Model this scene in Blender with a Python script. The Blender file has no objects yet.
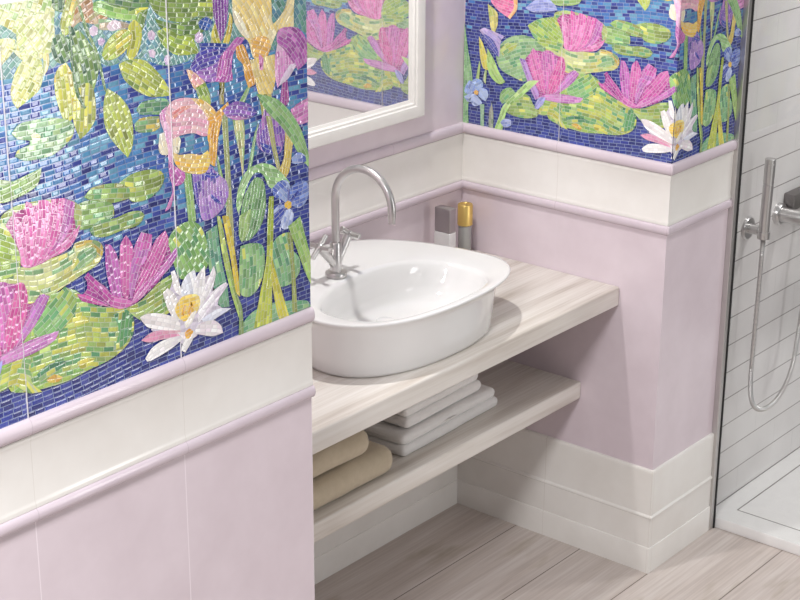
import bpy, bmesh, math, random
from mathutils import Vector, Matrix
import numpy as np
R = math.radians
rnd = random.Random(11)
scene = bpy.context.scene
COL = scene.collection

# ---------------------------------------------------------------- helpers
def lin(h):
    h = h.lstrip('#')
    out = []
    for i in (0, 2, 4):
        c = int(h[i:i+2], 16) / 255
        out.append(c/12.92 if c <= .04045 else ((c+.055)/1.055)**2.4)
    return tuple(out)

def tag(o, label=None, cat=None, group=None, kind=None):
    if label: o['label'] = label
    if cat: o['category'] = cat
    if group: o['group'] = group
    if kind: o['kind'] = kind
    return o

def empty(name, loc):
    o = bpy.data.objects.new(name, None)
    o.empty_display_size = .05
    o.location = loc
    COL.objects.link(o)
    return o

def link(name, bm, mats, parent=None, smooth=False, auto=None, origin=None):
    """link a bmesh (world coordinates) as one mesh object, origin at its base"""
    bmesh.ops.recalc_face_normals(bm, faces=bm.faces[:])
    xs = [v.co for v in bm.verts]
    lo = Vector((min(c[i] for c in xs) for i in range(3)))
    hi = Vector((max(c[i] for c in xs) for i in range(3)))
    org = Vector(origin) if origin else Vector(((lo.x+hi.x)/2, (lo.y+hi.y)/2, lo.z))
    bmesh.ops.translate(bm, verts=bm.verts[:], vec=-org)
    me = bpy.data.meshes.new(name)
    bm.to_mesh(me); bm.free()
    for m in (mats if isinstance(mats, (list, tuple)) else [mats]):
        me.materials.append(m)
    if smooth or auto:
        for p in me.polygons: p.use_smooth = True
        if auto:
            me.set_sharp_from_angle(angle=R(auto))
    o = bpy.data.objects.new(name, me)
    COL.objects.link(o)
    if parent:
        pl = parent.location.copy()
        if parent.parent: pl += parent.parent.location
        o.parent = parent
        o.location = org - pl
    else:
        o.location = org
    return o

def struct(name, bm, mats, **k):
    return tag(link(name, bm, mats, **k), kind='structure')

def box(bm, lo, hi, bev=0, seg=2, mat=0):
    vs = [bm.verts.new((x, y, z)) for x in (lo[0], hi[0]) for y in (lo[1], hi[1]) for z in (lo[2], hi[2])]
    fs = [(0,1,3,2), (4,6,7,5), (0,4,5,1), (2,3,7,6), (0,2,6,4), (1,5,7,3)]
    faces = [bm.faces.new([vs[i] for i in f]) for f in fs]
    for f in faces: f.material_index = mat
    if bev:
        es = list({e for f in faces for e in f.edges})
        bmesh.ops.bevel(bm, geom=es, offset=bev, segments=seg, affect='EDGES', profile=.5)
    return faces

def frame_of(d):
    d = Vector(d).normalized()
    a = Vector((0, 0, 1)) if abs(d.z) < .9 else Vector((1, 0, 0))
    u = d.cross(a).normalized()
    return u, d.cross(u).normalized()

def tube(bm, pts, rad, n=20, caps=True):
    """round tube along points; rad scalar or list"""
    pts = [Vector(p) for p in pts]
    rads = rad if isinstance(rad, (list, tuple)) else [rad]*len(pts)
    u = None; rings = []
    for i, p in enumerate(pts):
        d = (pts[min(i+1, len(pts)-1)] - pts[max(i-1, 0)]).normalized()
        if u is None: u = frame_of(d)[0]
        u = (u - d*u.dot(d)).normalized()
        w = d.cross(u)
        rings.append([bm.verts.new(p + (u*math.cos(2*math.pi*k/n) + w*math.sin(2*math.pi*k/n))*rads[i]) for k in range(n)])
    for a, b in zip(rings, rings[1:]):
        for k in range(n):
            bm.faces.new((a[k], a[(k+1) % n], b[(k+1) % n], b[k]))
    if caps:
        bm.faces.new(rings[0][::-1]); bm.faces.new(rings[-1])

def lathe(bm, base, axis, prof, n=32):
    """prof: list of (radius, distance along axis)"""
    base = Vector(base); axis = Vector(axis).normalized()
    tube(bm, [base + axis*h for r, h in prof], [max(r, 1e-4) for r, h in prof], n) if False else None
    u, w = frame_of(axis); rings = []
    for r, h in prof:
        rings.append([bm.verts.new(base + axis*h + (u*math.cos(2*math.pi*k/n) + w*math.sin(2*math.pi*k/n))*max(r, 1e-4)) for k in range(n)])
    for a, b in zip(rings, rings[1:]):
        for k in range(n):
            bm.faces.new((a[k], a[(k+1) % n], b[(k+1) % n], b[k]))
    bm.faces.new(rings[0][::-1]); bm.faces.new(rings[-1])

def sweep(bm, path, prof, mat=0):
    """path: (x,y) points; outward is to the RIGHT of travel; prof: (out, z) open outline, closed at the back"""
    P = [Vector(p) for p in path]; rings = []
    nrm = []
    for a, b in zip(P, P[1:]):
        d = (b-a).normalized(); nrm.append(Vector((d.y, -d.x)))
    for i, p in enumerate(P):
        if i == 0: m = nrm[0]
        elif i == len(P)-1: m = nrm[-1]
        else:
            m = (nrm[i-1] + nrm[i]); m = m / (1 + nrm[i-1].dot(nrm[i]))
        rings.append([bm.verts.new((p.x + m.x*o, p.y + m.y*o, z)) for o, z in prof])
    n = len(prof)
    for a, b in zip(rings, rings[1:]):
        for k in range(n):
            f = bm.faces.new((a[k], a[(k+1) % n], b[(k+1) % n], b[k])); f.material_index = mat
    for r in (rings[0], rings[-1]):
        f = bm.faces.new(r); f.material_index = mat

# ---------------------------------------------------------------- materials
def new_mat(name):
    m = bpy.data.materials.new(name); m.use_nodes = True
    nt = m.node_tree
    return m, nt, nt.nodes['Principled BSDF']

def N(nt, typ, **k):
    n = nt.nodes.new(typ)
    for a, v in k.items():
        if a in n.inputs.keys() if isinstance(a, str) else False: n.inputs[a].default_value = v
        else: setattr(n, a, v)
    return n

def math_n(nt, op, a, b=None, c=None):
    n = nt.nodes.new('ShaderNodeMath'); n.operation = op
    for i, v in enumerate((a, b, c)):
        if v is None: continue
        if isinstance(v, (int, float)): n.inputs[i].default_value = v
        else: nt.links.new(v, n.inputs[i])
    return n.outputs[0]

def mixc(nt, fac, a, b, typ='MIX'):
    n = nt.nodes.new('ShaderNodeMix'); n.data_type = 'RGBA'; n.blend_type = typ
    for s, v in ((n.inputs[0], fac), (n.inputs[6], a), (n.inputs[7], b)):
        if isinstance(v, (int, float)): s.default_value = v
        elif isinstance(v, tuple): s.default_value = (*v, 1) if len(v) == 3 else v
        else: nt.links.new(v, s)
    return n.outputs[2]

def world_pos(nt):
    g = nt.nodes.new('ShaderNodeNewGeometry')
    s = nt.nodes.new('ShaderNodeSeparateXYZ')
    nt.links.new(g.outputs['Position'], s.inputs[0])
    return g.outputs['Position'], s.outputs

def noise(nt, vec, scale, detail=3, rough=.5):
    n = nt.nodes.new('ShaderNodeTexNoise')
    n.inputs['Scale'].default_value = scale; n.inputs['Detail'].default_value = detail
    n.inputs['Roughness'].default_value = rough
    nt.links.new(vec, n.inputs['Vector'])
    return n.outputs['Fac']

def scaled(nt, vec, sc, off=(0,0,0)):
    n = nt.nodes.new('ShaderNodeMapping')
    n.inputs['Scale'].default_value = sc; n.inputs['Location'].default_value = off
    nt.links.new(vec, n.inputs['Vector'])
    return n.outputs[0]

def ramp(nt, fac, stops):
    n = nt.nodes.new('ShaderNodeValToRGB')
    e = n.color_ramp.elements
    while len(e) < len(stops): e.new(.5)
    for q, (p, c) in zip(e, stops):
        q.position = p; q.color = (*c, 1)
    nt.links.new(fac, n.inputs[0])
    return n.outputs[0]

def line_mask(nt, coord, pitch, offset, width):
    """1 on a joint line of the given width, every pitch"""
    t = math_n(nt, 'ADD', coord, -offset + 50*pitch)
    t = math_n(nt, 'MODULO', t, pitch)
    t = math_n(nt, 'MINIMUM', t, math_n(nt, 'SUBTRACT', pitch, t))
    return math_n(nt, 'LESS_THAN', t, width/2)

def glazed(name, col, col2, joint, rough=.12, axis=None, pitch=.345, off=0, jw=.0022):
    """glazed ceramic tile, cloudy marbling, joint lines along one world axis"""
    m, nt, b = new_mat(name)
    pos, xyz = world_pos(nt)
    f = noise(nt, pos, 4.5, 4, .6)
    c = ramp(nt, f, [(.35, lin(col)), (.68, lin(col2))])
    if axis is not None:
        k = line_mask(nt, xyz[axis], pitch, off, jw)
        c = mixc(nt, k, c, lin(joint))
    nt.links.new(c, b.inputs['Base Color'])
    b.inputs['Roughness'].default_value = rough
    bp = nt.nodes.new('ShaderNodeBump'); bp.inputs['Strength'].default_value = .06; bp.inputs['Distance'].default_value = .01
    nt.links.new(noise(nt, pos, 7, 2), bp.inputs['Height'])
    nt.links.new(bp.outputs[0], b.inputs['Normal'])
    return m

def plain(name, col, rough=.4, metal=0, coat=0, var=.02):
    m, nt, b = new_mat(name)
    pos, _ = world_pos(nt)
    f = noise(nt, pos, 30, 2)
    c = lin(col)
    nt.links.new(ramp(nt, f, [(.3, tuple(x*(1-var) for x in c)), (.7, tuple(min(1, x*(1+var)) for x in c))]), b.inputs['Base Color'])
    b.inputs['Roughness'].default_value = rough; b.inputs['Metallic'].default_value = metal
    b.inputs['Coat Weight'].default_value = coat
    return m

LILAC, LILAC2 = 'd2c4cb', 'dccfd6'
CREAM, CREAM2 = 'dfdbd6', 'e8e5e1'
M = {}
for key, ax, off in (('x', 0, -1.346), ('y', 1, .340), ('f', 0, 0)):
    M['lilac_'+key] = glazed('lilac_tile_'+key, LILAC, LILAC2, 'e9dee4' if key == 'x' else 'd8cbd3', .14, ax, .345, off, .0022 if key == 'x' else .0014)
    M['cream_'+key] = glazed('cream_tile_'+key, CREAM, CREAM2, 'd8d3cd', .14, ax, .345, off, .0014)
    M['trimlilac_'+key] = glazed('lilac_trim_'+key, 'cabcc5', 'd3c6ce', 'bfb1ba', .16, ax, .345, off, .0016)
M['lilac_back'] = glazed('lilac_tile_back', LILAC, LILAC2, 'd9ccd5', .14)
M['cream_back'] = glazed('cream_tile_back', CREAM, CREAM2, 'd6cdc4', .14)
M['ceramic'] = plain('white_ceramic', 'dfdedd', .06, 0, .3, .004)
M['chrome'] = plain('brushed_chrome', 'cccac9', .30, 1)
M['steel'] = plain('satin_steel', 'cbc8c6', .42, 1)
M['darksteel'] = plain('dark_steel', '7d7978', .35, .9)
M['gold'] = plain('gold_cap', 'e0c072', .36, .7)
M['greycap'] = plain('grey_metal_cap', 'a39d9e', .28, .8)
M['silverbody'] = plain('pale_silver_bottle', 'd6d5d4', .2, .2)
M['greybody'] = plain('grey_bottle', 'a9aaa8', .2, .3)
M['framewhite'] = plain('white_lacquer', 'e2dfdb', .3)
M['tray'] = plain('white_tray_resin', 'e8e6e5', .4)
M['dark'] = plain('dark_gasket', '181718', .6)
M['groove'] = plain('groove_grey', '85817f', .6)
M['white_grout'] = plain('pale_joint', 'd2ced2', .5)

def mirror_mat():
    m, nt, b = new_mat('mirror_silver')
    pos, _ = world_pos(nt)
    nt.links.new(ramp(nt, noise(nt, pos, 3, 1), [(.2, (.80, .79, .80)), (.8, (.82, .81, .82))]), b.inputs['Base Color'])
    b.inputs['Metallic'].default_value = .82; b.inputs['Roughness'].default_value = .015
    return m
M['mirror'] = mirror_mat()

def glass_mat():
    m, nt, b = new_mat('clear_screen_glass')
    nt.nodes.remove(b)
    out = nt.nodes['Material Output']
    t = nt.nodes.new('ShaderNodeBsdfTransparent'); t.inputs[0].default_value = (.985, .99, .987, 1)
    g = nt.nodes.new('ShaderNodeBsdfGlossy'); g.inputs['Roughness'].default_value = .02
    lw = nt.nodes.new('ShaderNodeLayerWeight'); lw.inputs['Blend'].default_value = .5
    fac = math_n(nt, 'ADD', math_n(nt, 'MULTIPLY', math_n(nt, 'POWER', lw.outputs['Facing'], 5), .9), .035)
    mx = nt.nodes.new('ShaderNodeMixShader')
    nt.links.new(fac, mx.inputs[0]); nt.links.new(t.outputs[0], mx.inputs[1]); nt.links.new(g.outputs[0], mx.inputs[2])
    nt.links.new(mx.outputs[0], out.inputs[0])
    return m
M['glass'] = glass_mat()

def wood(name, cols, along=0, across=1, rough=.42, pitch=None, off=0, joint='6f645c', sc=(1.3, 26)):
    m, nt, b = new_mat(name)
    pos, xyz = world_pos(nt)
    s = [18, 18, 18]; s[along] = sc[0]; s[across] = sc[1]
    vec = pos
    if pitch:   # every plank gets its own piece of grain
        row = math_n(nt, 'FLOOR', math_n(nt, 'DIVIDE', math_n(nt, 'ADD', xyz[across], -off + 50*pitch), pitch))
        cmb = nt.nodes.new('ShaderNodeCombineXYZ')
        for i in range(3): nt.links.new(math_n(nt, 'MULTIPLY', row, 3.71 + i*1.3), cmb.inputs[i])
        va = nt.nodes.new('ShaderNodeVectorMath'); va.operation = 'ADD'
        nt.links.new(pos, va.inputs[0]); nt.links.new(cmb.outputs[0], va.inputs[1]); vec = va.outputs[0]
    w = noise(nt, scaled(nt, vec, tuple(q*.25 for q in s)), 1, 2)
    cmb2 = nt.nodes.new('ShaderNodeVectorMath'); cmb2.operation = 'ADD'
    sv = nt.nodes.new('ShaderNodeCombineXYZ')
    for i in range(3): nt.links.new(math_n(nt, 'MULTIPLY', w, 1.6 if i != along else 0), sv.inputs[i])
    nt.links.new(scaled(nt, vec, tuple(s)), cmb2.inputs[0]); nt.links.new(sv.outputs[0], cmb2.inputs[1])
    f = noise(nt, cmb2.outputs[0], 1, 5, .62)
    c = ramp(nt, f, [(p, lin(h)) for p, h in cols])
    fine = noise(nt, scaled(nt, vec, tuple(q*(1.5 if i == along else 6) for i, q in enumerate(s))), 1, 2)
    c = mixc(nt, .12, c, ramp(nt, fine, [(.35, (.2, .18, .16)), (.65, (.95, .93, .9))]), 'OVERLAY')
    if pitch:
        rowf = math_n(nt, 'FRACT', math_n(nt, 'MULTIPLY', math_n(nt, 'SINE', math_n(nt, 'MULTIPLY', row, 12.99)), 43.7))
        c = mixc(nt, math_n(nt, 'MULTIPLY', rowf, .12), c, lin('8d8078'))
        blotch = noise(nt, scaled(nt, vec, (3.2, 11, 1)), 1, 3, .6)
        c = mixc(nt, ramp(nt, blotch, [(.56, (0, 0, 0)), (.70, (.55, .55, .55))]), c, lin('94866f'))
        k = line_mask(nt, xyz[across], pitch, off, .003)
        c = mixc(nt, k, c, lin(joint))
    nt.links.new(c, b.inputs['Base Color'])
    b.inputs['Roughness'].default_value = rough
    bp = nt.nodes.new('ShaderNodeBump'); bp.inputs['Strength'].default_value = .12; bp.inputs['Distance'].default_value = .002
    nt.links.new(f, bp.inputs['Height']); nt.links.new(bp.outputs[0], b.inputs['Normal'])
    return m
M['counter'] = wood('pale_wood_laminate', [(.26, 'b0a69b'), (.42, 'cbc3bb'), (.55, 'd9d3cc'), (.75, 'e4dfda')], 0, 1)
M['floor'] = wood('greige_plank_tile', [(.22, 'b4a8a1'), (.45, 'bfb4ae'), (.6, 'c7bdb8'), (.8, 'cfc7c2')], 0, 1, .45, .2215, -.0115, sc=(2.2, 24))

def brick_mat():
    m, nt, b = new_mat('white_brick_tile')
    pos, xyz = world_pos(nt)
    z = math_n(nt, 'ADD', xyz[2], -.0345)
    row = math_n(nt, 'FLOOR', math_n(nt, 'DIVIDE', math_n(nt, 'ADD', z, .0837*4), .0837))
    bed = line_mask(nt, xyz[2], .0837, .0345, .0028)
    sh = math_n(nt, 'MULTIPLY', math_n(nt, 'FRACT', math_n(nt, 'MULTIPLY', row, .37)), .345)
    head = line_mask(nt, math_n(nt, 'ADD', xyz[0], sh), .345, 0, .0020)
    cl = noise(nt, pos, 5, 3)
    c = ramp(nt, cl, [(.3, lin('e6e3e2')), (.75, lin('d8d4d3'))])
    c = mixc(nt, math_n(nt, 'MULTIPLY', head, .28), c, lin('a09b99'))
    c = mixc(nt, math_n(nt, 'MULTIPLY', bed, .85), c, lin('7d7876'))
    nt.links.new(c, b.inputs['Base Color'])
    b.inputs['Roughness'].default_value = .22
    bp = nt.nodes.new('ShaderNodeBump'); bp.inputs['Strength'].default_value = .4; bp.inputs['Distance'].default_value = .002; bp.invert = True
    nt.links.new(bed, bp.inputs['Height']); nt.links.new(bp.outputs[0], b.inputs['Normal'])
    return m
M['brick'] = brick_mat()

def towel_mat(name, a, c):
    m, nt, b = new_mat(name)
    pos, _ = world_pos(nt)
    f = noise(nt, pos, 420, 2); g = noise(nt, pos, 55, 3)
    nt.links.new(mixc(nt, g, lin(a), lin(c)), b.inputs['Base Color'])
    b.inputs['Roughness'].default_value = .95
    b.inputs['Sheen Weight'].default_value = .25
    bp = nt.nodes.new('ShaderNodeBump'); bp.inputs['Strength'].default_value = .6; bp.inputs['Distance'].default_value = .003
    nt.links.new(math_n(nt, 'ADD', f, math_n(nt, 'MULTIPLY', g, .6)), bp.inputs['Height'])
    nt.links.new(bp.outputs[0], b.inputs['Normal'])
    return m
M['towel_white'] = towel_mat('white_terry', 'e9e6e4', 'f1efed')
M['towel_beige'] = towel_mat('beige_terry', 'bcad94', 'cbbda6')

def mosaic_mat():
    m, nt, b = new_mat('glazed_mosaic')
    a = nt.nodes.new('ShaderNodeAttribute'); a.attribute_name = 'Col'
    pos, _ = world_pos(nt)
    v = noise(nt, pos, 160, 2)
    c = mixc(nt, .35, a.outputs['Color'], ramp(nt, v, [(.3, (.35, .35, .35)), (.7, (.65, .65, .65))]), 'OVERLAY')
    nt.links.new(c, b.inputs['Base Color'])
    t = nt.nodes.new('ShaderNodeAttribute'); t.attribute_name = 'Tilt'
    g = nt.nodes.new('ShaderNodeNewGeometry')
    va = nt.nodes.new('ShaderNodeVectorMath'); va.operation = 'ADD'
    nt.links.new(g.outputs['Normal'], va.inputs[0]); nt.links.new(t.outputs['Vector'], va.inputs[1])
    nz = nt.nodes.new('ShaderNodeVectorMath'); nz.operation = 'NORMALIZE'
    nt.links.new(va.outputs[0], nz.inputs[0]); nt.links.new(nz.outputs[0], b.inputs['Normal'])
    b.inputs['Roughness'].default_value = .11
    b.inputs['IOR'].default_value = 1.6
    b.inputs['Specular IOR Level'].default_value = .8
    return m
M['mosaic'] = mosaic_mat()

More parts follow.
